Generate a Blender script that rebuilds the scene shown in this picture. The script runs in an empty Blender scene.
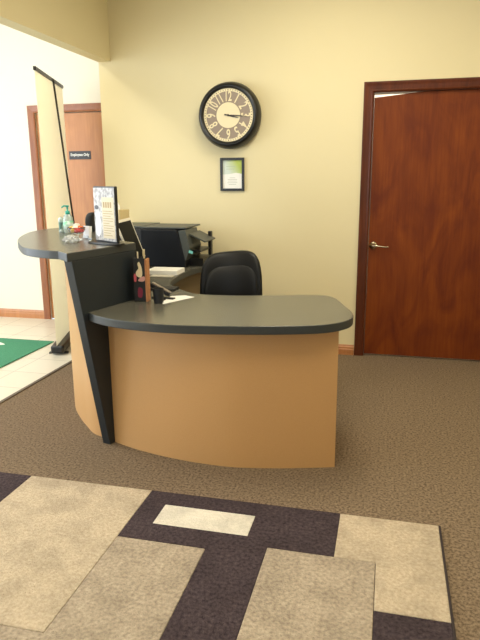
import bpy, bmesh, math, random
from mathutils import Vector, Matrix
random.seed(7)
C = bpy.context.scene.collection
PI = math.pi

# ------------------------------------------------------------------ helpers
def s2l(c):
    return tuple(((v/255)/12.92 if v/255 <= .04045 else ((v/255+.055)/1.055)**2.4) for v in c) + (1,)

def mat(name, rgb, rough=.5, metal=0, spec=.5, noise=None, bump=None, trans=0, emit=None, alpha=None, coat=0):
    """noise=(scale, rgb2, contrast[, stretch]) mixes a second colour by noise; bump=(scale, strength)"""
    m = bpy.data.materials.new(name); m.use_nodes = True
    N, L = m.node_tree.nodes, m.node_tree.links
    b = N['Principled BSDF']
    b.inputs['Base Color'].default_value = s2l(rgb)
    b.inputs['Roughness'].default_value = rough
    b.inputs['Metallic'].default_value = metal
    b.inputs['Specular IOR Level'].default_value = spec
    b.inputs['Transmission Weight'].default_value = trans
    b.inputs['Coat Weight'].default_value = coat
    if alpha is not None: b.inputs['Alpha'].default_value = alpha
    tc = N.new('ShaderNodeTexCoord')
    mp = N.new('ShaderNodeMapping'); L.new(tc.outputs['Object'], mp.inputs[0])
    if noise:
        if len(noise) > 3: mp.inputs['Scale'].default_value = noise[3]
        n = N.new('ShaderNodeTexNoise'); n.inputs['Scale'].default_value = noise[0]; n.inputs['Detail'].default_value = 4
        L.new(mp.outputs[0], n.inputs[0])
        r = N.new('ShaderNodeValToRGB')
        r.color_ramp.elements[0].position = .5-noise[2]; r.color_ramp.elements[1].position = .5+noise[2]
        r.color_ramp.elements[0].color = s2l(rgb); r.color_ramp.elements[1].color = s2l(noise[1])
        L.new(n.outputs['Fac'], r.inputs[0]); L.new(r.outputs[0], b.inputs['Base Color'])
    if bump:
        n2 = N.new('ShaderNodeTexNoise'); n2.inputs['Scale'].default_value = bump[0]; n2.inputs['Detail'].default_value = 3
        L.new(mp.outputs[0], n2.inputs[0])
        bp = N.new('ShaderNodeBump'); bp.inputs['Strength'].default_value = bump[1]; bp.inputs['Distance'].default_value = .01
        L.new(n2.outputs['Fac'], bp.inputs['Height']); L.new(bp.outputs[0], b.inputs['Normal'])
    if emit:
        b.inputs['Emission Color'].default_value = s2l(rgb); b.inputs['Emission Strength'].default_value = emit
    return m

def wood(name, c1, c2, c3, rough=.35, scale=1., coat=.2):
    """vertical grain (runs along local z) with broad cathedral figure"""
    m = bpy.data.materials.new(name); m.use_nodes = True
    N, L = m.node_tree.nodes, m.node_tree.links
    b = N['Principled BSDF']; b.inputs['Roughness'].default_value = rough; b.inputs['Coat Weight'].default_value = coat
    b.inputs['Coat Roughness'].default_value = .3
    tc = N.new('ShaderNodeTexCoord')
    mp = N.new('ShaderNodeMapping'); mp.inputs['Scale'].default_value = (22*scale, 22*scale, .9*scale)
    L.new(tc.outputs['Object'], mp.inputs[0])
    n1 = N.new('ShaderNodeTexNoise'); n1.inputs['Scale'].default_value = 3; n1.inputs['Detail'].default_value = 6; n1.inputs['Distortion'].default_value = .6
    L.new(mp.outputs[0], n1.inputs[0])
    mp2 = N.new('ShaderNodeMapping'); mp2.inputs['Scale'].default_value = (3.2*scale, 3.2*scale, 1.1*scale)
    L.new(tc.outputs['Object'], mp2.inputs[0])
    n2 = N.new('ShaderNodeTexNoise'); n2.inputs['Scale'].default_value = 1.6; n2.inputs['Detail'].default_value = 3; n2.inputs['Distortion'].default_value = 1.6
    L.new(mp2.outputs[0], n2.inputs[0])
    r1 = N.new('ShaderNodeValToRGB'); e = r1.color_ramp.elements
    e[0].position = .3; e[0].color = s2l(c1); e[1].position = .72; e[1].color = s2l(c2)
    L.new(n1.outputs['Fac'], r1.inputs[0])
    r2 = N.new('ShaderNodeValToRGB'); e = r2.color_ramp.elements
    e[0].position = .35; e[0].color = (0, 0, 0, 1); e[1].position = .7; e[1].color = (.65, .65, .65, 1)
    L.new(n2.outputs['Fac'], r2.inputs[0])
    mx = N.new('ShaderNodeMix'); mx.data_type = 'RGBA'
    L.new(r2.outputs[0], mx.inputs[0]); L.new(r1.outputs[0], mx.inputs[6]); mx.inputs[7].default_value = s2l(c3)
    L.new(mx.outputs[2], b.inputs['Base Color'])
    return m

def obj(name, bm, m, parent=None, smooth=False, bevel=0, seg=2, loc=None):
    me = bpy.data.meshes.new(name)
    bmesh.ops.recalc_face_normals(bm, faces=bm.faces[:])
    bm.to_mesh(me); bm.free()
    o = bpy.data.objects.new(name, me); C.objects.link(o)
    for mm in (m if isinstance(m, list) else [m]): me.materials.append(mm)
    if smooth:
        for p in me.polygons: p.use_smooth = True
    if bevel:
        b = o.modifiers.new('bevel', 'BEVEL'); b.width = bevel; b.segments = seg; b.limit_method = 'ANGLE'; b.angle_limit = math.radians(40)
    if smooth and bevel or smooth == 'angle':
        try: me.set_sharp_from_angle(angle=math.radians(35))
        except Exception: pass
    if parent: o.parent = parent
    if loc: o.location = loc
    return o

def box(bm, x0, x1, y0, y1, z0, z1, M=None, mi=0):
    vs = [bm.verts.new((x, y, z)) for x in (x0, x1) for y in (y0, y1) for z in (z0, z1)]
    if M is not None:
        for v in vs: v.co = M @ v.co
    for f in ((0,1,3,2),(4,6,7,5),(0,4,5,1),(2,3,7,6),(0,2,6,4),(1,5,7,3)):
        bm.faces.new([vs[i] for i in f]).material_index = mi
    return vs

def bx(*a, **k):
    bm = bmesh.new(); box(bm, *a, **k); return bm

def prism(pts, z0, z1, bm=None, M=None, mi=0, side=None):
    """closed outline in the xy plane raised from z0 to z1"""
    bm = bm or bmesh.new()
    lo = [bm.verts.new((p[0], p[1], z0)) for p in pts]; hi = [bm.verts.new((p[0], p[1], z1)) for p in pts]
    n = len(pts)
    fs = [bm.faces.new(lo[::-1]), bm.faces.new(hi)]
    for i in range(n): fs.append(bm.faces.new((lo[i], lo[(i+1) % n], hi[(i+1) % n], hi[i])))
    for f in fs: f.material_index = mi
    if side is not None:
        for f in fs[2:]: f.material_index = side
    if M is not None:
        for v in lo+hi: v.co = M @ v.co
    return bm

def lathe(prof, n=32, bm=None, M=None, mi=0, a0=0):
    """profile of (radius, height) turned about z"""
    bm = bm or bmesh.new(); rings = []; new = []
    for r, z in prof:
        if r < 1e-6: v = bm.verts.new((0, 0, z)); rings.append([v]); new.append(v)
        else:
            rg = [bm.verts.new((r*math.cos(2*PI*i/n+a0), r*math.sin(2*PI*i/n+a0), z)) for i in range(n)]; rings.append(rg); new += rg
    for a, b in zip(rings, rings[1:]):
        for i in range(n):
            j = (i+1) % n
            if len(a) == 1 and len(b) == 1: continue
            f = bm.faces.new((a[0], b[j], b[i])) if len(a) == 1 else bm.faces.new((a[i], a[j], b[0])) if len(b) == 1 else bm.faces.new((a[i], a[j], b[j], b[i]))
            f.material_index = mi
    if M is not None:
        for v in new: v.co = M @ v.co
    return bm

def tube(pts, r, n=10, bm=None, r2=None):
    bm = bm or bmesh.new(); pts = [Vector(p) for p in pts]; rings = []
    for i, p in enumerate(pts):
        d = (pts[min(i+1, len(pts)-1)]-pts[max(i-1, 0)]).normalized()
        up = Vector((0, 0, 1)) if abs(d.z) < .9 else Vector((1, 0, 0))
        a = d.cross(up).normalized(); b = d.cross(a)
        rr = r if r2 is None else r+(r2-r)*i/(len(pts)-1)
        rings.append([bm.verts.new(p+rr*(math.cos(2*PI*k/n)*a+math.sin(2*PI*k/n)*b)) for k in range(n)])
    for a, b in zip(rings, rings[1:]):
        for k in range(n): bm.faces.new((a[k], a[(k+1) % n], b[(k+1) % n], b[k]))
    bm.faces.new(rings[0]); bm.faces.new(rings[-1][::-1])
    return bm

def spline(pts, k=8, closed=False):
    out = []; n = len(pts)
    for i in range(n if closed else n-1):
        P = [Vector(pts[j % n]) if closed else Vector(pts[max(0, min(n-1, j))]) for j in (i-1, i, i+1, i+2)]
        for s in range(k):
            t = s/k
            out.append(.5*((2*P[1])+(-P[0]+P[2])*t+(2*P[0]-5*P[1]+4*P[2]-P[3])*t*t+(-P[0]+3*P[1]-3*P[2]+P[3])*t**3))
    if not closed: out.append(Vector(pts[-1]))
    return [tuple(p) for p in out]

def offset(pts, d):
    """shift an open xy polyline sideways by d (left of travel = +)"""
    out = []
    for i, p in enumerate(pts):
        a = Vector(pts[max(i-1, 0)]); b = Vector(pts[min(i+1, len(pts)-1)]); t = (b-a).normalized()
        out.append((p[0]-t.y*d, p[1]+t.x*d))
    return out

def superq(bm, a, b, c, e1=.5, e2=.5, nu=28, nv=18, f=None, mi=0):
    """rounded cushion: superellipsoid with semi axes a b c, optionally deformed by f"""
    sg = lambda v, e: math.copysign(abs(v)**e, v)
    rings = []
    for j in range(nv+1):
        ph = -PI/2+PI*j/nv
        row = []
        for i in range(nu):
            th = 2*PI*i/nu
            p = Vector((a*sg(math.cos(ph), e1)*sg(math.cos(th), e2), b*sg(math.cos(ph), e1)*sg(math.sin(th), e2), c*sg(math.sin(ph), e1)))
            if f: p = f(p)
            row.append(bm.verts.new(p))
            if j in (0, nv): break
        rings.append(row)
    for A, B in zip(rings, rings[1:]):
        for i in range(nu):
            k = (i+1) % nu
            F = bm.faces.new((A[0], B[k], B[i])) if len(A) == 1 else bm.faces.new((A[i], A[k], B[0])) if len(B) == 1 else bm.faces.new((A[i], A[k], B[k], B[i]))
            F.material_index = mi
    return bm

def text_bm(txt, size, depth, M, bold=0, bm=None, sx=1.):
    cu = bpy.data.curves.new('t', 'FONT'); cu.body = txt; cu.size = size; cu.extrude = depth; cu.align_x = 'CENTER'; cu.align_y = 'CENTER'; cu.offset = bold
    o = bpy.data.objects.new('t', cu); C.objects.link(o)
    bpy.context.view_layer.update()
    me = bpy.data.meshes.new_from_object(o)
    bm = bm or bmesh.new(); n0 = len(bm.verts); bm.from_mesh(me); bm.verts.ensure_lookup_table()
    for v in bm.verts[n0:]:
        v.co.x *= sx; v.co = M @ v.co
    bpy.data.objects.remove(o); bpy.data.curves.remove(cu); bpy.data.meshes.remove(me)
    return bm

def thing(name, label, cat, loc=(0, 0, 0), rotz=0, group=None):
    o = bpy.data.objects.new(name, None); C.objects.link(o); o.location = loc; o.rotation_euler = (0, 0, rotz); o.empty_display_size = .1
    o['label'] = label; o['category'] = cat
    if group: o['group'] = group
    return o
def tag(o, label, cat, group=None):
    o['label'] = label; o['category'] = cat
    if group: o['group'] = group
    return o
def struct(name, bm, m, parent=None, **k):
    o = obj(name, bm, m, parent, **k)
    if not parent: o['kind'] = 'structure'
    return o
XZ = Matrix(((1,0,0,0),(0,0,-1,0),(0,1,0,0),(0,0,0,1)))       # local xy -> world xz, facing -y

# ------------------------------------------------------------------ dimensions
YB = 4.847      # back wall
XL = -2.384     # hall side face of the left wall
XR = -2.277     # room side face of the left wall
YH = 5.491      # far hall wall
ZC = 3.05; ZHC = 3.5
ZHEAD = 2.368

# ------------------------------------------------------------------ materials
M_wall = mat('room_wall_paint', (222, 209, 168), .85, noise=(1.3, (224, 211, 171), .3), bump=(220, .04))
M_hall = mat('hall_wall_paint', (226, 219, 203), .85, bump=(220, .04))
M_ceil = mat('ceiling_tile', (235, 230, 214), .9, bump=(150, .1))
M_oak = wood('light_oak', (176, 114, 58), (190, 128, 70), (160, 98, 48), .4)
M_oak_trim = wood('oak_trim', (140, 84, 48), (160, 98, 58), (124, 70, 42), .4)
M_oak_base = wood('oak_base', (176, 118, 70), (192, 132, 82), (164, 104, 60), .4)
M_door = wood('red_brown_door', (112, 50, 10), (128, 62, 14), (80, 24, 8), .5, 1., .0)
M_door.node_tree.nodes['Principled BSDF'].inputs['Specular IOR Level'].default_value = .22
M_trim = wood('dark_trim', (84, 38, 16), (102, 48, 20), (62, 26, 12), .45, 1., .0)
M_trim.node_tree.nodes['Principled BSDF'].inputs['Specular IOR Level'].default_value = .3
M_dark = mat('charcoal_laminate', (20, 26, 31), .5, noise=(420, (36, 43, 47), .2))
M_top = mat('grey_speckled_laminate', (76, 75, 67), .27, spec=.6, noise=(420, (100, 97, 86), .2))
M_edge = mat('laminate_edge', (40, 44, 46), .45, noise=(420, (56, 60, 60), .2))
M_tan = mat('tan_laminate', (188, 144, 92), .5, noise=(300, (196, 152, 100), .25))
M_black = mat('black_plastic', (18, 18, 20), .35)
M_blackm = mat('matt_black_plastic', (24, 25, 28), .6)
M_greyp = mat('grey_plastic', (72, 76, 74), .45)
M_leather = mat('black_leather', (9, 10, 12), .38, spec=.28, bump=(260, .12))
M_metal = mat('brushed_nickel', (190, 176, 150), .25, metal=1)
M_chrome = mat('chrome', (200, 200, 200), .15, metal=1)
M_white = mat('white_paper', (238, 236, 230), .7)
M_cream = mat('cream_paint', (236, 226, 196), .6)
M_glass = mat('clear_plastic', (245, 248, 248), .08, trans=.95)
M_glass.node_tree.nodes['Principled BSDF'].inputs['IOR'].default_value = 1.2

def carpet_mat():
    m = bpy.data.materials.new('loop_carpet'); m.use_nodes = True
    N, L = m.node_tree.nodes, m.node_tree.links; b = N['Principled BSDF']
    b.inputs['Roughness'].default_value = .95; b.inputs['Specular IOR Level'].default_value = .1
    tc = N.new('ShaderNodeTexCoord')
    n = N.new('ShaderNodeTexNoise'); n.inputs['Scale'].default_value = 85; n.inputs['Detail'].default_value = 3; n.inputs['Roughness'].default_value = .7
    n2 = N.new('ShaderNodeTexNoise'); n2.inputs['Scale'].default_value = 2.2
    L.new(tc.outputs['Object'], n.inputs[0]); L.new(tc.outputs['Object'], n2.inputs[0])
    r = N.new('ShaderNodeValToRGB'); e = r.color_ramp.elements
    e[0].position = .34; e[0].color = s2l((84, 70, 55)); e[1].position = .66; e[1].color = s2l((144, 125, 103))
    L.new(n.outputs['Fac'], r.inputs[0])
    mx = N.new('ShaderNodeMix'); mx.data_type = 'RGBA'; mx.blend_type = 'MULTIPLY'; mx.inputs[0].default_value = .25
    L.new(r.outputs[0], mx.inputs[6]); L.new(n2.outputs['Color'], mx.inputs[7])
    L.new(r.outputs[0], b.inputs['Base Color'])
    bp = N.new('ShaderNodeBump'); bp.inputs['Strength'].default_value = .5; bp.inputs['Distance'].default_value = .006
    L.new(n.outputs['Fac'], bp.inputs['Height']); L.new(bp.outputs[0], b.inputs['Normal'])
    return m
M_carpet = carpet_mat()

def tile_mat():
    m = bpy.data.materials.new('cream_floor_tile'); m.use_nodes = True
    N, L = m.node_tree.nodes, m.node_tree.links; b = N['Principled BSDF']
    b.inputs['Roughness'].default_value = .3
    tc = N.new('ShaderNodeTexCoord'); mp = N.new('ShaderNodeMapping'); mp.inputs['Location'].default_value = (.1, .12, 0)
    L.new(tc.outputs['Object'], mp.inputs[0])
    br = N.new('ShaderNodeTexBrick'); br.offset = 0; br.inputs['Scale'].default_value = 1
    br.inputs['Brick Width'].default_value = .33; br.inputs['Row Height'].default_value = .33; br.inputs['Mortar Size'].default_value = .004
    br.inputs['Color1'].default_value = s2l((222, 214, 196)); br.inputs['Color2'].default_value = s2l((217, 208, 190)); br.inputs['Mortar'].default_value = s2l((184, 174, 156))
    L.new(mp.outputs[0], br.inputs[0]); L.new(br.outputs['Color'], b.inputs['Base Color'])
    return m
M_tile = tile_mat()

def pile(name, c, c2, sc=75):
    m = mat(name, c, .95, spec=.1, noise=(sc, c2, .22), bump=(160, .6))
    N, L = m.node_tree.nodes, m.node_tree.links; b = N['Principled BSDF']      # brushed patches of the pile
    src = b.inputs['Base Color'].links[0].from_socket
    n = N.new('ShaderNodeTexNoise'); n.inputs['Scale'].default_value = 7; n.inputs['Detail'].default_value = 5; n.inputs['Roughness'].default_value = .65
    tc = N.new('ShaderNodeTexCoord'); L.new(tc.outputs['Object'], n.inputs[0])
    r = N.new('ShaderNodeValToRGB'); e = r.color_ramp.elements; e[0].position = .35; e[0].color = (.74, .74, .74, 1); e[1].position = .6; e[1].color = (1.04, 1.04, 1.04, 1)
    L.new(n.outputs['Fac'], r.inputs[0])
    x = N.new('ShaderNodeMix'); x.data_type = 'RGBA'; x.blend_type = 'MULTIPLY'; x.inputs[0].default_value = .8
    L.new(src, x.inputs[6]); L.new(r.outputs[0], x.inputs[7]); L.new(x.outputs[2], b.inputs['Base Color'])
    return m
M_rdark = pile('rug_aubergine', (46, 38, 43), (84, 72, 74))
M_rcream = pile('rug_cream', (170, 153, 130), (200, 184, 160))
M_rgrey = pile('rug_taupe', (142, 128, 112), (186, 171, 150))
M_rwhite = pile('rug_ivory', (206, 198, 182), (222, 214, 200))

# ------------------------------------------------------------------ setting
YF = -2.6; XW = 2.6; XH = -5.6
struct('floor', bx(-2.42, XW, YF, YB+.0, -.05, 0), M_carpet)
struct('trim_2', bx(-2.445, -2.42, YF, YB, -.05, .006), mat('threshold_strip', (96, 84, 70), .6))
struct('floor_hall', bx(XH, -2.445, YF, YH, -.05, 0), M_tile)
struct('floor_passage', bx(-2.445, -1.2, YB+.13, YH, -.05, 0), M_tile)
DX0, DX1, DZ = -.156, .764, 2.05          # opening of the right door
bm = bmesh.new()
box(bm, XL, DX0, YB, YB+.13, 0, ZHC); box(bm, DX1, XW, YB, YB+.13, 0, ZHC); box(bm, DX0, DX1, YB, YB+.13, DZ, ZHC)
struct('wall_back', bm, M_wall)
bm = bmesh.new(); box(bm, XL, XR, .3, YB, ZHEAD, ZHC); box(bm, XL, XR, YF, .3, 0, ZHC)
struct('wall_left', bm, M_wall)
struct('wall_right', bx(XW, XW+.12, YF, YB+.13, 0, ZHC), M_wall)
bm = bmesh.new(); 
box(bm, XR, XW, YF-.12, YF, 0, .9); box(bm, XR, XW, YF-.12, YF, 2.4, ZHC); box(bm, XR, -1.2, YF-.12, YF, .9, 2.4); box(bm, 1.6, XW, YF-.12, YF, .9, 2.4)
struct('wall_front', bm, M_wall)
struct('ceiling', bx(XR, XW, YF, YB, ZC, ZC+.06), M_ceil)
struct('ceiling_hall', bx(XH, XL, YF, YH, ZHC, ZHC+.06), M_ceil)
struct('ceiling_passage', bx(XL, -1.2, YB+.13, YH, ZHC, ZHC+.06), M_ceil)
HX0, HX1, HZ = -3.408, -2.548, 2.06       # opening of the hall door
bm = bmesh.new(); box(bm, XH, HX0, YH, YH+.12, 0, ZHC); box(bm, HX1, -1.2, YH, YH+.12, 0, ZHC); box(bm, HX0, HX1, YH, YH+.12, HZ, ZHC)
struct('wall_hall', bm, M_hall)
bm = bmesh.new(); box(bm, XH-.12, XH, YF, YH, 0, .35); box(bm, XH-.12, XH, YF, YH, 2.9, ZHC); box(bm, XH-.12, XH, YF, .2, .35, 2.9); box(bm, XH-.12, XH, 4.2, YH, .35, 2.9)
struct('wall_hall_left', bm, M_hall)
bm = bmesh.new(); box(bm, XH, XL, YF-.12, YF, 2.7, ZHC); box(bm, XH, -5.2, YF-.12, YF, 0, 2.7); box(bm, -2.8, XL, YF-.12, YF, 0, 2.7)
struct('wall_hall_front', bm, M_hall)
struct('wall_passage', bx(-1.2, -1.1, YB+.13, YH+.12, 0, ZHC), M_hall)

M_alu = mat('window_frame_bronze', (70, 62, 54), .4, metal=.6)
M_pane = mat('window_glass', (250, 252, 252), .02, trans=1); M_pane.node_tree.nodes['Principled BSDF'].inputs['IOR'].default_value = 1.02
def window(n, axis, a0, a1, p, z0, z1, div):
    def B(bm, u0, u1, d0, d1, w0, w1):
        if axis == 'x': box(bm, u0, u1, p+d0, p+d1, w0, w1)
        else: box(bm, p+d0, p+d1, u0, u1, w0, w1)
    bm = bmesh.new()
    B(bm, a0, a1, -.04, .02, z0, z0+.05); B(bm, a0, a1, -.04, .02, z1-.05, z1)
    for i in range(div+1):
        u = a0+(a1-a0-.05)*i/div; B(bm, u, u+.05, -.04, .02, z0+.05, z1-.05)
    w = struct('window_%d' % n, bm, M_alu)
    bm = bmesh.new(); B(bm, a0+.05, a1-.05, -.012, -.006, z0+.05, z1-.05)
    obj('pane', bm, M_pane, w)
window(1, 'y', .2, 4.2, XH-.06, .35, 2.9, 4)
window(2, 'x', -5.2, -2.8, YF-.06, 0, 2.7, 3)
window(3, 'x', -1.2, 1.6, YF-.06, .9, 2.4, 3)

# baseboards: moulded profile, run along x on a wall facing -y
def baseboard(name, x0, x1, y, m, h=.085):
    prof = [(0, 0), (-.014, 0), (-.014, h*.55), (-.011, h*.62), (-.011, h*.78), (-.006, h*.9), (-.004, h), (0, h)]
    bm = bmesh.new(); rows = []
    for x in (x0, x1): rows.append([bm.verts.new((x, y+p[0], p[1])) for p in prof])
    n = len(prof)
    for i in range(n): bm.faces.new((rows[0][i], rows[0][(i+1) % n], rows[1][(i+1) % n], rows[1][i]))
    bm.faces.new(rows[0]); bm.faces.new(rows[1][::-1])
    return struct(name, bm, m)
CW = .073
baseboard('baseboard_back', XL, DX0-CW-.003, YB, M_oak_base)
baseboard('baseboard_right', DX1+CW+.003, XW, YB, M_oak_base)
baseboard('baseboard_hall', XH, HX0-CW-.003, YH, M_oak_base, .09)
baseboard('baseboard_passage', HX1+CW+.003, -1.2, YH, M_oak_base, .09)

def casing(parent, x0, x1, z, y, m, w=CW, t=.018):
    """mitred moulded casing round an opening; three pieces"""
    steps = [(0, t*.55), (w*.12, t*.85), (w*.25, t*.6), (w*.6, t*.75), (w*.85, t), (w, t)]
    def piece(nm, path):
        bm = bmesh.new(); rows = []
        for (px, pz, dx, dz) in path:
            row = [bm.verts.new((px, y, pz))]
            row += [bm.verts.new((px+dx*s, y-q, pz+dz*s)) for s, q in steps]
            row.append(bm.verts.new((px+dx*w, y, pz+dz*w))); rows.append(row)
        n = len(rows[0])
        for i in range(n): bm.faces.new((rows[0][i], rows[0][(i+1) % n], rows[1][(i+1) % n], rows[1][i]))
        bm.faces.new(rows[0]); bm.faces.new(rows[1][::-1])
        obj(nm, bm, m, parent)
    piece('casing', [(x0, 0, -1, 0), (x0, z, -1, 1)])
    piece('casing', [(x1, 0, 1, 0), (x1, z, 1, 1)])
    piece('casing', [(x0, z, -1, 1), (x1, z, 1, 1)])

def lever(parent, x, y, z, m, sgn=1):
    """rose, spindle and lever handle pointing along +x*sgn"""
    R = Matrix.Translation((x, y, z)) @ Matrix.Rotation(PI/2, 4, 'X')
    bm = lathe([(0, 0), (.031, 0), (.032, .004), (.028, .01), (.014, .013), (.011, .03), (.011, .045), (0, .047)], 24, M=R)
    tube(spline([(x, y-.04, z), (x+sgn*.02, y-.05, z+.002), (x+sgn*.06, y-.052, z-.002), (x+sgn*.095, y-.05, z-.006), (x+sgn*.115, y-.046, z-.004)], 5), .0085, 10, bm, .0065)
    return obj('handle', bm, m, parent, smooth=True)

# right door (slab hangs slightly low on its latch side, leaving a bright slit on top)
d2 = struct('door_2', prism([(DX0+.006, .012), (DX1-.004, .012), (DX1-.004, DZ-.0035), (DX0+.36, DZ-.0045), (DX0+.006, DZ-.036)], -.022, .022,
      M=Matrix.Translation((0, YB+.045, 0)) @ XZ), M_door, bevel=.0015)
casing(d2, DX0, DX1, DZ, YB, M_trim)
bm = bmesh.new(); box(bm, DX0-.001, DX0+.003, YB, YB+.13, 0, DZ); box(bm, DX1-.003, DX1+.001, YB, YB+.13, 0, DZ); box(bm, DX0, DX1, YB, YB+.13, DZ-.003, DZ+.001)
obj('jamb', bm, M_trim, d2)
h = lever(d2, -.112, YB+.023, .905, M_metal)
obj('latch_plate', bx(DX0+.0032, DX0+.0055, YB+.005, YB+.03, .87, .95), M_metal, d2)
# hall door
d1 = struct('door_1', prism([(HX0+.003, .01), (HX1-.003, .01), (HX1-.003, HZ-.004), (HX0+.003, HZ-.004)], -.022, .022,
      M=Matrix.Translation((0, YH+.035, 0)) @ XZ), M_oak, bevel=.0015)
casing(d1, HX0, HX1, HZ, YH, M_oak_trim)
lever(d1, HX1-.07, YH+.013, .95, M_metal, -1)

# room beyond the right door (seen only through the slit)
bm = bmesh.new(); box(bm, -1.0, 1.8, 7.3, 7.4, 0, 2.9); box(bm, -1.1, -1.0, YB+.13, 7.4, 0, 2.9); box(bm, 1.8, 1.9, YB+.13, 7.4, 0, 2.9)
struct('wall_office', bm, M_hall)
struct('floor_office', bx(-1.0, 1.8, YB+.0, 7.3, -.05, 0), M_carpet)
struct('ceiling_office', bx(-1.1, 1.9, YB+.13, 7.4, 2.9, 2.96), M_ceil)

# sign on the hall door
sx0, sx1, sz0, sz1 = -3.075, -2.842, 1.622, 1.70
sg = thing('door_sign', 'small black engraved sign on the light oak hall door', 'sign', ((sx0+sx1)/2, YH+.0125, (sz0+sz1)/2))
obj('plate', bx(-(sx1-sx0)/2, (sx1-sx0)/2, -.004, 0, -(sz1-sz0)/2, (sz1-sz0)/2), mat('sign_black', (34, 32, 32), .4), sg, bevel=.001)
obj('lettering', text_bm('Employees Only', .036, .0006, Matrix.Translation((0, -.0047, .004)) @ XZ, .0006, sx=.84), M_white, sg)

# ------------------------------------------------------------------ rug
RX0, RX1, RY0, RY1 = -2.05, .268, .75, 2.365
rug = tag(obj('area_rug', bx(RX0, RX1, RY0, RY1, .001, .007), M_rdark),
          'large geometric rug in dark aubergine, cream and taupe blocks on the carpet', 'rug')
def patch(nm, m, polys, bev=.003):
    bm = bmesh.new()
    for pl in polys: prism(pl, .007, .0135, bm)
    return obj(nm, bm, m, rug, bevel=bev)
def rc(x0, x1, y0, y1): return [(x0, y0), (x1, y0), (x1, y1), (x0, y1)]
g = .0008; RXI = RX1-.006
patch('pile_block', M_rcream, [rc(-1.648+g, -1.015-g, 1.44+g, RY1)])
patch('pile_block', M_rgrey, [[(-1.648+g, RY0), (-.64-g, RY0), (-.64-g, 1.99-g), (-1.015+g, 1.99-g), (-1.015+g, 1.44-g), (-1.648+g, 1.44-g)]])
patch('pile_block', M_rgrey, [rc(-.405+g, .013-g, RY0+.35, 2.053-g)])
patch('pile_block', M_rcream, [[(-.144+g, 2.053+g), (.013+g, 2.053+g), (.013+g, 1.788+g), (RXI, 1.788+g), (RXI, RY1), (-.144+g, RY1)]])
patch('pile_block', M_rwhite, [rc(-.910, -.498, 2.109, 2.263)])
patch('pile_block', M_rdark, [rc(RX0, -1.648-g, RY0, RY1)])
g2 = .0005
patch('pile_block', M_rdark, [[(-1.015+g, 1.99+g), (-.64+g, 1.99+g), (-.64+g, RY0), (-.405-g, RY0), (-.405-g, 2.053+g), (-.144-g, 2.053+g), (-.144-g, RY1), (-.498+g2, RY1), (-.498+g2, 2.109-g2), (-.910-g2, 2.109-g2), (-.910-g2, RY1), (-1.015+g, RY1)], rc(-.910-g2, -.498+g2, 2.263+g2, RY1)], 0)
patch('pile_block', M_rdark, [[(.013+g, RY0), (RXI, RY0), (RXI, 1.788-g), (.013+g, 1.788-g), (.013+g, RY0+.35)]])
patch('pile_block', M_rdark, [rc(-.405+g, .013-g, RY0, RY0+.35-g)])
obj('binding', bx(RX1-.006, RX1+.003, RY0, RY1, .001, .0145), mat('rug_binding', (48, 38, 36), .9), rug, bevel=.002)

# ------------------------------------------------------------------ green mat in the hall
gm = tag(obj('entrance_mat', bx(-4.7, -2.89, 3.45, 4.668, .001, .009), mat('green_mat', (52, 124, 90), .9, noise=(90, (74, 146, 112), .25), bump=(200, .4)), bevel=.003),
    'green entrance mat with a white mark lying on the pale tiles', 'mat')
bm = bmesh.new()
prism(spline([(-3.62, 4.50), (-3.48, 4.545), (-3.36, 4.53), (-3.26, 4.47), (-3.33, 4.45), (-3.42, 4.475), (-3.52, 4.46), (-3.62, 4.43)], 5, True), .009, .0105, bm)
obj('emblem', bm, mat('mat_white', (226, 232, 222), .9), gm)

# ------------------------------------------------------------------ reception desk
desk = thing('reception_desk', 'curved tan and charcoal reception desk with raised transaction counter', 'desk', (-.9, 3.0, 0))
def dobj(nm, bm, m, **k):
    bmesh.ops.translate(bm, vec=(.9, -3.0, 0), verts=bm.verts[:])
    return obj(nm, bm, m, desk, **k)
ZT, TT = .77, .042
fd = Vector((.2425, .9701)); fn = Vector((.9701, -.2425)); fb = Vector((-1.45, 2.842))
F = lambda s, o=0: tuple(fb+fd*s+fn*o)
# main worktop: front curve, rounded right end, sweeping back on the left to the back wall
front = spline([(-1.478, 2.715), (-1.40, 2.652), (-1.293, 2.598), (-1.15, 2.559), (-.994, 2.545), (-.825, 2.556), (-.552, 2.605), (-.40, 2.645), (-.29, 2.685), (-.215, 2.74), (-.163, 2.82), (-.148, 2.91), (-.165, 3.02), (-.204, 3.136), (-.25, 3.28), (-.285, 3.36), (-.34, 3.405), (-.424, 3.408), (-.58, 3.37), (-.744, 3.325), (-.9, 3.298), (-1.055, 3.30), (-1.137, 3.345), (-1.284, 3.494), (-1.375, 3.66), (-1.41, 3.88), (-1.42, 4.10), (-1.405, 4.28), (-1.37, 4.40), (-1.34, 4.47)], 6)
left = [(-1.31, 4.53), (-1.31, YB-.004), (-2.0, YB-.004), (-1.98, 4.3), (-1.83, 3.95), (-1.67, 3.55), (-1.53, 3.35), F(.262, .002)]
dobj('worktop', prism(front+left, ZT-TT, ZT, side=1), [M_top, M_edge], bevel=.004)
# tan front panel, curved in plan
fp = spline([(-1.452, 2.852), (-1.30, 2.79), (-1.13, 2.742), (-.97, 2.712), (-.80, 2.698), (-.68, 2.702), (-.50, 2.735), (-.35, 2.774), (-.208, 2.816)], 6)
dobj('front_panel', prism(fp+offset(fp, .022)[::-1], 0, ZT-TT), M_tan)
dobj('end_panel', prism([(-.232, 2.84), (-.255, 2.84), (-.335, 3.28), (-.310, 3.28)], 0, ZT-TT), M_tan)
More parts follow.
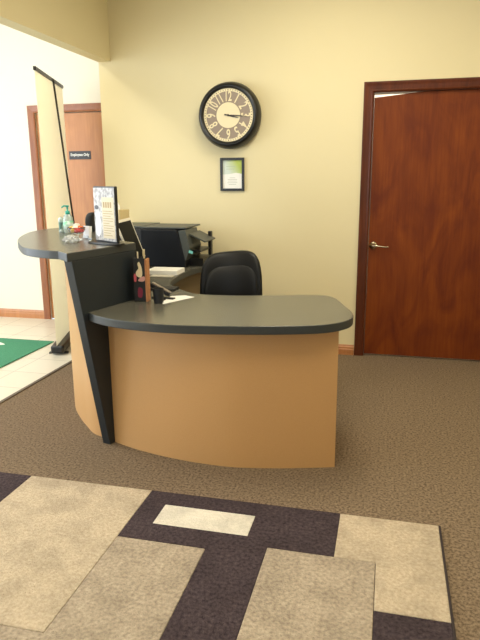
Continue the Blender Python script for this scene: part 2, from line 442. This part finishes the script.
# tapered charcoal end fin that carries the counter
Mf = Matrix(((fd.x, 0, -fn.x, fb.x), (fd.y, 0, -fn.y, fb.y), (0, 1, 0, 0), (0, 0, 0, 1)))
dobj('fin_panel', prism([(-.036, 0), (.27, 0), (.27, 1.043), (-.232, 1.043)], -.02, .03, M=Mf), M_dark, bevel=.002)
# raised counter top
bar = [F(-.262, .02)] + [F(.285, .012)] + spline([F(.30, -.01), (-1.47, 3.19), (-1.62, 3.34), (-1.745, 3.52), (-1.765, 3.80), (-1.765, 3.95)], 6) \
    + spline([(-1.80, 4.04), (-1.95, 4.10), (-2.12, 4.12), (-2.27, 4.09), (-2.365, 4.0), (-2.40, 3.85), (-2.37, 3.64), (-2.26, 3.37), (-2.125, 3.13), (-1.96, 2.905), (-1.86, 2.79), (-1.77, 2.725), (-1.66, 2.68), (-1.59, 2.668)], 6)
dobj('raised_counter', prism(bar, 1.043, 1.085, side=1), [M_top, M_edge], bevel=.004)
# curved tan outer panel under the counter
op = spline([F(.022, -.031), (-1.59, 2.915), (-1.69, 3.01), (-1.78, 3.105), (-1.885, 3.235), (-1.975, 3.385), (-2.05, 3.56), (-2.10, 3.75), (-2.115, 3.95)], 6)
dobj('curved_panel', prism(op+offset(op, -.02)[::-1], 0, 1.043), M_tan, smooth='angle')
ip = spline([F(.262, -.03), (-1.55, 3.34), (-1.70, 3.55), (-1.86, 3.93)], 6)
dobj('inner_panel', prism(ip+offset(ip, .02)[::-1], .0, 1.043), M_dark)
# pedestal under the rear part of the worktop
pp = spline([(-1.46, 3.72), (-1.48, 4.0), (-1.47, 4.25), (-1.42, 4.45), (-1.31, 4.6)], 6)
dobj('inner_front_panel', prism(pp+offset(pp, .02)[::-1], 0, ZT-TT), mat('muted_brown', (112, 94, 66), .6))  # own brown, darker and more muted than the tan panels

# ------------------------------------------------------------------ office chair
def office_chair(x, y, rz):
    t = thing('office_chair', 'black leather office chair pulled up behind the reception desk', 'chair', (x, y, 0), rz)
    def bend(p):                       # backrest: wraps forward at the sides, leans back
        q = Vector((p.x, p.y, p.z))
        q.x *= 1-.10*max(0, q.z/.34)**2
        q.y -= 1.3*q.x*q.x + .0
        q.y += .14*(q.z+.34)
        q.z += .07*q.x
        return q
    M = Matrix.Translation((0, .22, .628))
    bm = superq(bmesh.new(), .215, .05, .315, .4, .5, 40, 26, bend); bmesh.ops.transform(bm, matrix=M, verts=bm.verts[:])
    back = obj('backrest', bm, M_leather, t, smooth=True)
    def bend2(p):
        q = bend(p); q.y -= .014; return q
    bm = superq(bmesh.new(), .19, .045, .26, .45, .6, 36, 22, bend2); bmesh.ops.transform(bm, matrix=Matrix.Translation((0, .21, .60)), verts=bm.verts[:])
    obj('cushion', bm, M_leather, back, smooth=True)
    bm = superq(bmesh.new(), .25, .25, .055, .5, .5, 36, 14); bmesh.ops.translate(bm, vec=(0, -.02, .47), verts=bm.verts[:])
    obj('seat', bm, M_leather, t, smooth=True)
    obj('back_bracket', tube(spline([(0, .1, .41), (0, .24, .41), (0, .29, .5), (0, .31, .62)], 5), .022), M_black, t, smooth=True)
    obj('gas_lift', lathe([(0, .09), (.028, .09), (.028, .26), (.018, .27), (.018, .40), (.06, .405), (.06, .425), (0, .425)], 20), M_black, t, smooth=True)
    for k in range(5):
        a = 2*PI*k/5+.3; c, s = math.cos(a), math.sin(a)
        leg = obj('leg', tube([(.02*c, .02*s, .115), (.16*c, .16*s, .10), (.29*c, .29*s, .075)], .024, 8, r2=.016), M_black, t, smooth=True)
        R = Matrix.Translation((.29*c, .29*s, .028)) @ Matrix.Rotation(a+.5, 4, 'Z') @ Matrix.Rotation(PI/2, 4, 'X')
        obj('caster', lathe([(0, -.022), (.022, -.022), (.028, -.016), (.028, .016), (.022, .022), (0, .022)], 16, M=R), M_black, leg, smooth=True)
    return t
office_chair(-.98, 3.68, math.radians(12))

# ------------------------------------------------------------------ wall clock
CX, CZ = -1.262, 1.912
ck = thing('wall_clock', 'large round wall clock with black rim, cream numerals and grey dial', 'clock', (CX, YB, CZ))
RW = Matrix.Rotation(PI/2, 4, 'X')       # local z -> -y
bm = lathe([(.20, .002), (.245, .002), (.252, .02), (.254, .04), (.249, .066), (.240, .09), (.226, .106), (.216, .108), (.206, .102), (.203, .092), (.198, .084), (0, .082), (0, .01), (.2, .01), (.2, .002)], 72, M=RW)
obj('rim', bm, mat('clock_rim_black', (22, 22, 22), .32), ck, smooth=True)
bm = bmesh.new(); prism([(.197*math.cos(a*PI/36), .197*math.sin(a*PI/36)) for a in range(72)], .0822, .084, bm, RW)
dial = obj('dial', bm, mat('clock_dial_grey', (150, 134, 120), .7), ck)
M_num = mat('clock_cream', (232, 218, 180), .6)
bm = lathe([(.178, .0842), (.199, .0842), (.199, .088), (.178, .088), (.178, .0842)], 72, M=RW); obj('minute_ring', bm, M_num, dial)
bm = bmesh.new(); prism([(.096*math.cos(a*PI/36), .096*math.sin(a*PI/36)) for a in range(72)], .0842, .087, bm, RW)
obj('centre_disc', bm, M_num, dial)
bm = bmesh.new()
for k in range(60):
    a = k*PI/30; w = .0016 if k % 5 else .003
    box(bm, -w, w, .183, .194, .0881, .0888, RW @ Matrix.Rotation(-a, 4, 'Z'))
obj('minute_marks', bm, mat('clock_mark', (120, 104, 88), .7), dial)
for k in range(1, 13):
    a = -k*PI/6
    Mn = RW @ Matrix.Rotation(a, 4, 'Z') @ Matrix.Translation((0, .137, .086)) @ Matrix.Diagonal((.9 if k < 10 else .8, 1.35, 1, 1))
    obj('numeral', text_bm(str(k), .076, .0016, Mn, .0014), M_num, dial)
M_hand = mat('clock_hand', (58, 50, 44), .4)
def hand(nm, ang, L, w, zz):
    bm = bmesh.new(); prism([(-w*.6, -.03), (w*.6, -.03), (w, L*.4), (w*.25, L), (-w*.25, L), (-w, L*.4)], zz, zz+.0015, bm, RW @ Matrix.Rotation(-math.radians(ang), 4, 'Z'))
    obj(nm, bm, M_hand, ck)
hand('hour_hand', 105, .085, .0055, .09); hand('minute_hand', 94, .145, .0042, .093)
obj('hub', lathe([(0, .087), (.008, .087), (.008, .096), (0, .098)], 16, M=RW), M_hand, ck)

# ------------------------------------------------------------------ framed print under the clock
fw, fh = .20, .262
fr = thing('picture_frame', 'small black frame holding a pale green and white print below the clock', 'picture', (-1.254, YB, 1.462))
bm = bmesh.new()
for s in (-1, 1):
    prism([(s*fw/2, -fh/2), (s*fw/2, fh/2), (s*(fw/2-.02), fh/2-.02), (s*(fw/2-.02), -fh/2+.02)][::s], .001, .018, bm, RW)
    prism([(-fw/2, s*fh/2), (fw/2, s*fh/2), (fw/2-.02, s*(fh/2-.02)), (-fw/2+.02, s*(fh/2-.02))][::-s], .001, .018, bm, RW)
obj('frame', bm, M_black, fr, bevel=.002)
def print_mat():
    m = mat('print_green', (226, 232, 226), .5); N, L = m.node_tree.nodes, m.node_tree.links
    tc = N.new('ShaderNodeTexCoord'); sp = N.new('ShaderNodeSeparateXYZ'); L.new(tc.outputs['Object'], sp.inputs[0])
    a = N.new('ShaderNodeMath'); a.operation = 'MULTIPLY_ADD'; a.inputs[1].default_value = 5.5; a.inputs[2].default_value = .25; L.new(sp.outputs['X'], a.inputs[0])
    b2 = N.new('ShaderNodeMath'); b2.operation = 'MULTIPLY_ADD'; b2.inputs[1].default_value = 3.; L.new(sp.outputs['Z'], b2.inputs[0]); L.new(a.outputs[0], b2.inputs[2])
    r = N.new('ShaderNodeValToRGB'); e = r.color_ramp.elements; e[0].position = .15; e[0].color = s2l((206, 216, 206)); e[1].position = .75; e[1].color = s2l((176, 190, 84))
    L.new(b2.outputs[0], r.inputs[0]); L.new(r.outputs[0], N['Principled BSDF'].inputs['Base Color']); return m
pr = obj('print', bx(-.081, .081, -.006, -.003, -.004, .112), print_mat(), fr)
bm = bmesh.new(); prism([(-.081, -.112), (.081, -.112), (.081, .004), (.03, .012), (-.03, .002), (-.081, .0)], .0045, .0068, bm, RW)
obj('print', bm, M_white, fr)
bm = bmesh.new()
for i, w in enumerate((.03, .05, .045, .052, .04)): box(bm, -w*.8, w*.8, -.0074, -.0069, -.028-.013*i, -.025-.013*i)
obj('text_line', bm, mat('print_grey', (170, 172, 160), .6), fr); bm = bmesh.new()
for i, w in enumerate((.04, .034)): box(bm, -.05, -.05+w*2, -.0074, -.0061, .06-.02*i, .064-.02*i)
obj('heading_line', bm, mat('print_heading', (176, 186, 160), .6), fr)

# ------------------------------------------------------------------ banner stand seen from behind
bn = Vector((-2.62, 4.37, 0))
BAN_END = Vector((0, 0, 0))
def banner(p0, p1, zt):
    d = (p1-p0); W = d.length; a = math.atan2(d.y, d.x)
    t = thing('banner_stand', 'tall cream retractable banner seen from behind with thin black pole', 'banner', tuple(p0), a)
    obj('base', bx(-.0, W+.03, -.055, .055, .012, .085), M_black, t, bevel=.02, seg=3)
    for u in (.08, W-.08): obj('foot', bx(u-.02, u+.02, -.075, .085, 0, .012), M_black, t, bevel=.004)
    sm = mat('banner_cloth', (236, 228, 208), .7, noise=(3, (232, 224, 204), .2))
    N_, L_ = sm.node_tree.nodes, sm.node_tree.links
    tl = N_.new('ShaderNodeBsdfTranslucent'); tl.inputs[0].default_value = s2l((248, 240, 220)); mxs = N_.new('ShaderNodeMixShader'); mxs.inputs[0].default_value = .62
    L_.new(N_['Principled BSDF'].outputs[0], mxs.inputs[1]); L_.new(tl.outputs[0], mxs.inputs[2]); L_.new(mxs.outputs[0], N_['Material Output'].inputs[0])
    bm = bmesh.new(); box(bm, .0, W, -.001, .001, .085, zt-.012)
    obj('banner_sheet', bm, sm, t)
    obj('top_rail', bx(-.008, W+.008, -.012, .010, zt-.014, zt+.014), mat('rail', (52, 48, 42), .4, metal=.5), t, bevel=.004)
    obj('pole', tube([(W*.97, -.10, .03), (W*.57, -.014, zt+.004)], .0085, 10), mat('pole', (52, 48, 42), .4, metal=.5), t, smooth=True)
    return t
BP0, BP1, BZ = Vector((-2.635, 4.29, 0)), Vector((-2.925, 5.19, 0)), 2.245
banner(BP0, BP1, BZ)

# ------------------------------------------------------------------ things on the raised counter
ZB = 1.0855
# hand sanitiser
t = thing('sanitizer_bottle', 'clear hand sanitizer bottle with teal pump on the raised counter', 'bottle', (-2.065, 3.62, ZB), .3)
bm = lathe([(0, 0), (.028, 0), (.032, .006), (.032, .09), (.027, .112), (.013, .124), (.012, .13), (0, .13)], 28)
obj('bottle_body', bm, mat('sanitizer_gel', (222, 238, 232), .1, trans=.55), t, smooth=True)
bm = lathe([(.0325, .025), (.0332, .025), (.0332, .08), (.0325, .08), (.0325, .025)], 28)
obj('bottle_label', bm, mat('sanitizer_label', (222, 236, 226), .5, noise=(30, (120, 190, 150), .08)), t, smooth=True)
M_teal = mat('teal_plastic', (30, 160, 140), .35)
bm = lathe([(0, .122), (.015, .122), (.015, .142), (.006, .145), (.005, .168), (.011, .17), (.011, .180), (0, .181)], 20)
tube([(0, 0, .175), (-.02, -.005, .176), (-.036, -.008, .166)], .005, 8, bm)
obj('pump', bm, M_teal, t, smooth=True)
# narrow dark green box behind bottle
t = tag(obj('lotion_tube', lathe([(0, 0), (.018, 0), (.018, .02), (.016, .022), (.017, .09), (.004, .104), (0, .104)], 20), mat('tube_green', (64, 104, 92), .4, noise=(25, (210, 220, 212), .06)), smooth=True, loc=(-2.135, 3.65, ZB)),
    'slim dark green and white tube standing left of the sanitizer bottle', 'tube')
# candy dish: clear footed dish with wrapped sweets
dx, dy = -1.775, 3.20
t = thing('candy_dish', 'small clear footed dish at the counter end filled with wrapped sweets', 'dish', (dx, dy, ZB))
prof = [(0, 0), (.03, 0), (.032, .003), (.012, .010), (.009, .022), (.016, .030), (.038, .040), (.050, .056), (.053, .074), (.050, .074), (.047, .058), (.036, .044), (0, .036)]
obj('dish_body', lathe(prof, 28), M_glass, t, smooth=True)
cols = [((214, 40, 36), 'red'), ((232, 184, 60), 'yellow'), ((232, 110, 50), 'orange'), ((240, 236, 226), 'white')]
cm = [mat('sweet_'+n, c, .25) for c, n in cols]
rnd = random.Random(3)
for i in range(12):
    if i < 6: a = i*PI/3; r, z = .024, .062; k = [0, 0, 2, 0, 1, 0][i]
    elif i < 11: a = i*2*PI/5; r, z = .020, .080; k = [1, 0, 1, 3, 2][i-6]
    else: a, r, z, k = 0, 0, .094, 3
    bm = superq(bmesh.new(), .015, .013, .011, .8, .8, 14, 9)
    for s in (-1, 1): lathe([(.002, 0), (.0085, .010), (.0075, .0105), (.001, .002)], 10, bm, Matrix.Translation((s*.0105, 0, 0)) @ Matrix.Rotation(s*PI/2, 4, 'Y'))
    bmesh.ops.rotate(bm, matrix=Matrix.Rotation(rnd.uniform(0, 3), 3, 'Z'), verts=bm.verts[:])
    o = obj('wrapped_sweet', bm, cm[k], smooth=True, loc=(dx+r*math.cos(a), dy+r*math.sin(a), ZB+z-.009))
    tag(o, '%s wrapped sweet among the %s ones in the clear dish' % (cols[k][1], cols[k][1]), 'candy', 'wrapped %s sweets in the dish' % cols[k][1])
# crumpled clear wrapper bag in front of the dish
bm = superq(bmesh.new(), .045, .03, .022, .9, .9, 40, 24, lambda p: p*(1+.22*math.sin(p.x*170+p.y*90)*math.cos(p.y*140+p.z*210)))
for v in bm.verts: v.co.z = max(v.co.z, -.018)
tag(obj('plastic_wrapper', bm, mat('crinkled_film', (240, 240, 236), .12, trans=.6), loc=(-1.73, 3.05, ZB+.0185)), 'crumpled clear plastic wrapper lying in front of the candy dish', 'wrapper')

# sign holder
sh_loc = Vector((-1.505, 3.035, ZB)); 
t = thing('sign_holder', 'black upright sign holder with printed sheet on the raised counter', 'sign', tuple(sh_loc), math.radians(-32))
W, Hh = .215, .30
base = spline([(-.13, -.035), (-.06, -.06), (.04, -.058), (.12, -.04), (.135, .0), (.11, .045), (0, .06), (-.1, .045)], 5, True)
obj('base', prism(base, 0, .008), M_black, t, bevel=.002)
obj('back_board', bx(-W/2, W/2, -.001, .016, .008, .008+Hh), M_black, t, bevel=.003)
def sheet_mat():
    return mat('sheet_photo', (150, 146, 146), .5, noise=(40, (200, 197, 195), .08))
sh = obj('sheet', bx(-W/2+.002, W/2-.006, -.003, -.0012, .016, Hh), sheet_mat(), t)
obj('text_column', bx(-.022, W/2-.012, -.0042, -.0032, .03, Hh-.05), mat('sheet_cream', (214, 200, 170), .6), t)
bm = bmesh.new()
for i in range(11):
    z = Hh-.125-.013*i; w = (.09, .1, .075, .1, .095, .06, .1, .09, .1, .07, .085)[i]
    box(bm, -.014, -.014+w, -.0048, -.0043, z, z+.003)
for q in range(4): box(bm, -.008+q*.022, .006+q*.022, -.0048, -.0043, Hh-.105, Hh-.075)
obj('print_lines', bm, mat('sheet_ink', (170, 144, 96), .6), t)
bm = bmesh.new()
prism(spline([(-.09, .05), (-.06, .04), (-.045, .1), (-.05, .16), (-.07, .175), (-.085, .15)], 4, True), .0034, .0040, bm, RW)
obj('photo_figure', bm, mat('photo_white', (242, 240, 240), .5), t)
bm = bmesh.new()
prism([(.02*math.cos(k*PI/8)-.078, .012*math.sin(k*PI/8)+.195) for k in range(16)], .0034, .0041, bm, RW)
obj('photo_dark', bm, mat('photo_dark', (70, 66, 70), .5), t)
# white leaflet holder left of the sign, dark dish behind it
t = thing('card_holder', 'small white and clear card holder standing left of the sign holder', 'card holder', (-1.735, 3.27, ZB), math.radians(-25))
bm = bmesh.new(); box(bm, -.032, .032, -.002, .001, 0, .07); box(bm, -.032, .032, -.03, .0, 0, .003); box(bm, -.032, .032, -.031, -.028, 0, .022)
obj('holder_body', bm, M_glass, t)
obj('card_stack', bx(-.028, .028, -.022, -.004, .0035, .075, M=Matrix.Rotation(-.12, 4, 'X')), mat('white_card', (236, 234, 236), .6), t)
t = tag(obj('phone_handset', superq(bmesh.new(), .028, .045, .065, .6, .7, 30, 20, lambda p: Vector((p.x+3.5*p.z*p.z-.015, p.y, p.z+.065))), M_blackm, smooth=True, loc=(-1.94, 3.72, ZB)),
    'black curved handset standing up on the raised counter behind the sign', 'handset')
# tissue box
t = thing('tissue_box', 'cream tissue box with a tissue sticking up, behind the sign holder', 'tissue box', (-1.835, 3.90, ZB), math.radians(-14))
obj('carton', bx(-.055, .055, -.055, .055, 0, .14), mat('carton_cream', (208, 188, 140), .7), t, bevel=.002)
bm = bmesh.new()
n = 14
ringb = [bm.verts.new((-.01+.03*math.cos(2*PI*i/n), .012*math.sin(2*PI*i/n), .139)) for i in range(n)]
ringm = [bm.verts.new((-.015+.032*math.cos(2*PI*i/n), .02*math.sin(2*PI*i/n)+.005*math.sin(5*i), .165+.006*math.sin(3*i))) for i in range(n)]
tip = bm.verts.new((-.012, 0, .215))
for i in range(n):
    j = (i+1) % n; bm.faces.new((ringb[i], ringb[j], ringm[j], ringm[i])); bm.faces.new((ringm[i], ringm[j], tip))
bm.faces.new(ringb[::-1])
obj('tissue', bm, M_white, t)

# ------------------------------------------------------------------ things on the worktop
ZW = ZT+.0005
# monitor seen from its side/back, tilted
t = thing('computer_monitor', 'black monitor with pale rim, tilted, beside the raised counter', 'monitor', (-1.665, 3.645, ZW), math.radians(99))
Mm = Matrix.Translation((0, -.0, .285)) @ Matrix.Rotation(math.radians(-20), 4, 'X')
def shell(p): return Mm @ p
bm = superq(bmesh.new(), .16, .02, .11, .35, .3, 32, 16, shell); obj('housing', bm, M_black, t, smooth=True)
bm = bmesh.new(); box(bm, -.17, .17, -.028, -.014, -.16, .12, Mm); obj('bezel', bm, mat('pale_bezel', (226, 220, 206), .4), t, bevel=.004)
bm = bmesh.new(); box(bm, -.162, .144, -.030, -.0275, -.15, .102, Mm); obj('screen', bm, mat('screen_dark', (10, 11, 14), .5, spec=.05), t)
bm = tube([(0, -.02, .01), (0, -.015, .12), (0, .012, .22)], .014, 12); lathe([(0, 0), (.05, 0), (.05, .008), (.02, .014), (0, .014)], 28, bm, Matrix.Translation((0, -.03, 0)))
obj('stand', bm, M_black, t, smooth=True)

# pencil box
t = thing('pencil_holder', 'tall black patterned pencil holder with wooden side on the worktop', 'pencil holder', (-1.318, 3.05, ZW), math.radians(9))
bm = bmesh.new(); a = .033; hh = .24
box(bm, -a, a, -a, -a+.004, 0, hh); box(bm, -a, a, a-.004, a, 0, hh); box(bm, -a, -a+.004, -a, a, 0, hh); box(bm, -a, a, -a, a, 0, .004)
obj('cup_body', bm, M_blackm, t)
obj('wooden_side', bx(a-.002, a+.009, -a-.001, a+.001, .0, hh-.006), mat('cork_side', (186, 130, 84), .7, noise=(60, (170, 112, 70), .2)), t, bevel=.001)
bm = bmesh.new(); prism(spline([(-.016, .145), (.004, .135), (.016, .15), (.014, .19), (.002, .22), (-.008, .21), (-.004, .185), (-.018, .165)], 4, True), a+.0003, a+.0012, bm, RW)
obj('decoration', bm, mat('print_cream', (226, 208, 170), .6), t)
bm = bmesh.new(); prism(spline([(-.008, .118), (.01, .112), (.028, .118), (.028, .14), (.006, .136)], 4, True), a+.0013, a+.002, bm, RW)
obj('decoration', bm, mat('print_pink', (206, 150, 140), .6), t)
bm = bmesh.new(); prism(spline([(-.03, .115), (-.018, .115), (-.018, .15), (-.03, .152)], 4, True), a+.0003, a+.0012, bm, RW)
obj('decoration', bm, mat('print_rose', (196, 84, 96), .6), t)
bm = bmesh.new(); prism(spline([(-.012, .03), (.01, .026), (.014, .07), (-.008, .078)], 4, True), a+.0003, a+.0012, bm, RW)
obj('decoration', bm, mat('print_crimson', (120, 26, 52), .6), t)
def pen(x, y, dxp, dyp, L, r, m, label, nm='pencil'):
    bm = tube([(0, 0, .006), (dxp*.96, dyp*.96, L*.96), (dxp, dyp, L)], r, 8)
    tag(obj(nm, bm, m, smooth=True, loc=(-1.318+x, 3.05+y, ZW)), label, nm)
pen(-.012, .012, -.010, .004, .27, .0045, mat('pen_cream', (220, 206, 176), .5), 'cream pencil leaning left in the black pencil holder')
pen(.014, .010, .003, .002, .285, .007, mat('pen_beige', (206, 190, 150), .5), 'thick beige marker standing upright in the pencil holder', 'marker')
pen(.010, -.012, .012, -.006, .25, .004, M_blackm, 'short black pen at the front of the pencil holder', 'pen')
# small black cup and stapler
t = tag(obj('clip_cup', lathe([(0, 0), (.026, 0), (.030, .08), (.026, .08), (.023, .006), (0, .006)], 24), M_blackm, smooth='angle', loc=(-1.203, 3.01, ZW)),
    'small black round cup in front of the pencil holder', 'cup')
t = thing('stapler', 'black stapler with grey top leaning between pencil holder and small cup', 'stapler', (-1.235, 3.125, ZW), math.radians(-8))
Ms = Matrix.Translation((0, 0, .056)) @ Matrix.Rotation(math.radians(24), 4, 'Y')
bm = bmesh.new(); box(bm, -.065, .065, -.014, .014, -.016, .004, Ms); obj('body', bm, M_blackm, t, bevel=.004)
bm = bmesh.new(); box(bm, -.06, .066, -.011, .011, .0045, .014, Ms); obj('arm', bm, mat('stapler_grey', (128, 118, 104), .4), t, bevel=.004)
obj('base', bx(-.055, .085, -.016, .016, 0, .009), M_blackm, t, bevel=.003)
# sheet of paper on the desk
tag(obj('paper_sheet', prism([(-1.19, 3.02), (-1.165, 2.98), (-1.06, 3.20), (-1.13, 3.235), (-1.20, 3.20)], ZW, ZW+.0015), M_white),
    'loose white sheet of paper behind the small black cup', 'paper')
# paper stack in front of the printer
t = tag(obj('paper_stack', bx(-.125, .105, -.09, .09, 0, .030), mat('ream_white', (246, 244, 238), .7), bevel=.001, loc=(-1.535, 4.02, ZW)), 'thick stack of white paper on the worktop below the printer', 'paper')
t.rotation_euler = (0, 0, .02)
t = tag(obj('notepad', bx(-.08, .08, -.035, .035, 0, .007), mat('notepad_paper', (196, 190, 176), .7), bevel=.001, loc=(-1.51, 3.86, ZW)), 'thin white notepad in front of the thick paper stack', 'notepad')
t = tag(obj('desk_tray', bx(-.10, .09, -.05, .05, 0, .012), M_blackm, bevel=.002, loc=(-1.33, 3.40, ZW)), 'flat black tray on the worktop behind the stapler', 'tray')

# printer, front turned to the right
t = thing('printer', 'black office printer with open flap beside the back wall', 'printer', (-1.69, 4.50, ZW))
def tower(pts, y0, y1):   # outline in xz
    bm = bmesh.new(); prism(pts, -y1, -y0, bm, Matrix(((1,0,0,0),(0,0,-1,0),(0,1,0,0),(0,0,0,1)))); return bm
obj('body', tower([(-.17, .0), (.20, .0), (.205, .04), (.17, .17), (.135, .277), (.12, .287), (-.17, .287)], -.19, .20), mat('printer_navy', (12, 15, 21), .5, spec=.3), t, bevel=.012, seg=3)
obj('scanner_lid', bx(-.165, .20, -.17, .20, .289, .302), M_greyp, t, bevel=.004)
obj('control_panel', tower([(.145, .277), (.20, .284), (.235, .15), (.20, .05), (.192, .06)], -.188, .10), M_greyp, t, bevel=.003)
obj('button', bx(.190, .222, -.193, -.187, .165, .185, M=Matrix.Rotation(.25, 4, 'Y')), mat('teal_led', (120, 200, 196), .4), t)
obj('output_tray', bx(.20, .30, -.12, .17, .11, .125), M_black, t, bevel=.003)
obj('tray_cover', bx(.20, .31, -.10, .17, .0, .06), M_black, t, bevel=.003)
bm = bmesh.new(); box(bm, .0, .15, -.12, .16, -.006, .006, Matrix.Translation((.2, 0, .25)) @ Matrix.Rotation(.42, 4, 'Y')); obj('flap', bm, M_greyp, t, bevel=.003)
obj('side_arm', bx(.285, .31, .12, .17, .06, .25), M_black, t, bevel=.004)
t = thing('office_machine', 'low black machine standing left of the printer', 'office machine', (-2.02, 4.62, ZW))
obj('body', bx(-.12, .13, -.2, .2, .0, .285), M_blackm, t, bevel=.01)
obj('lid', bx(-.125, .135, -.2, .2, .287, .300), M_greyp, t, bevel=.004)

# ------------------------------------------------------------------ lighting
def area(name, loc, rot, sx, sy, power, col):
    l = bpy.data.lights.new(name, 'AREA'); l.shape = 'RECTANGLE'; l.size = sx; l.size_y = sy; l.energy = power; l.color = col
    o = bpy.data.objects.new(name, l); C.objects.link(o); o.location = loc; o.rotation_euler = rot; return o
day = (.84, .92, 1.0); warm = (1.0, .94, .76)
area('daylight_hall_side', (XH+.03, 2.2, 1.62), (0, -PI/2, 0), 2.4, 3.9, 135, day)
area('daylight_hall_entrance', (-4.0, YF+.03, 1.4), (PI/2, 0, 0), 2.3, 2.6, 72, day)
area('daylight_room', (.2, YF+.03, 1.65), (PI/2, 0, 0), 2.7, 1.4, 16, day)
# ceiling troffers
M_diff = mat('lamp_diffuser', (255, 240, 208), .6, emit=4)
def troffer(x, y, z, power, col, label, wx=.6, wy=1.2):
    t = thing('ceiling_light', label, 'ceiling light', (x, y, z))
    bm = bmesh.new()
    box(bm, -wx/2-.02, -wx/2, -wy/2-.02, wy/2+.02, -.03, 0); box(bm, wx/2, wx/2+.02, -wy/2-.02, wy/2+.02, -.03, 0)
    box(bm, -wx/2, wx/2, -wy/2-.02, -wy/2, -.03, 0); box(bm, -wx/2, wx/2, wy/2, wy/2+.02, -.03, 0)
    obj('frame', bm, M_white, t)
    obj('diffuser', bx(-wx/2, wx/2, -wy/2, wy/2, -.02, -.012), M_diff, t)
    area('troffer_lamp', (x, y, z-.035), (0, 0, 0), wx, wy, power, col)
troffer(-.45, 3.3, ZC, 25, warm, 'ceiling light panel over the reception desk')
troffer(-.4, .9, ZC, 21, warm, 'ceiling light panel over the rug in the waiting area')
troffer(1.5, 2.9, ZC, 12, warm, 'added unseen ceiling light panel filling the header from the right')  # out-of-view lamp added only to brighten the header face
troffer(-.9, -1.2, ZC, 10, warm, 'ceiling light panel behind the viewer near the front window')
troffer(-3.7, 2.9, ZHC, 36, (1, .96, .88), 'hall ceiling light panel nearest the oak door')
troffer(.5, 6.2, 2.9, 60, (1, .98, .95), 'ceiling light panel in the office behind the brown door')

w = bpy.data.worlds.new('World'); bpy.context.scene.world = w; w.use_nodes = True
w.node_tree.nodes['Background'].inputs[0].default_value = (.75, .88, 1, 1); w.node_tree.nodes['Background'].inputs[1].default_value = 1.2

# ------------------------------------------------------------------ camera
f, p, yaw, ro = 598.2, .23238, .24273, -.00705
cp, sp = math.cos(p), math.sin(p)
fw_ = Vector((-math.sin(yaw)*cp, math.cos(yaw)*cp, -sp)); r_ = Vector((math.cos(yaw), math.sin(yaw), 0)); u_ = r_.cross(fw_)
c_, s_ = math.cos(ro), math.sin(ro); rr, uu = c_*r_+s_*u_, -s_*r_+c_*u_
cam = bpy.data.cameras.new('camera'); co = bpy.data.objects.new('camera', cam); C.objects.link(co)
co.matrix_world = Matrix(((rr.x, uu.x, -fw_.x, 0), (rr.y, uu.y, -fw_.y, 0), (rr.z, uu.z, -fw_.z, 1.43), (0, 0, 0, 1)))
cam.sensor_fit = 'VERTICAL'; cam.sensor_height = 24; cam.lens = f/640*24; cam.clip_start = .05
sc = bpy.context.scene; sc.camera = co
sc.view_settings.view_transform = 'Standard'; sc.view_settings.look = 'None'; sc.view_settings.gamma = 1
sc.view_settings.exposure = 0.25
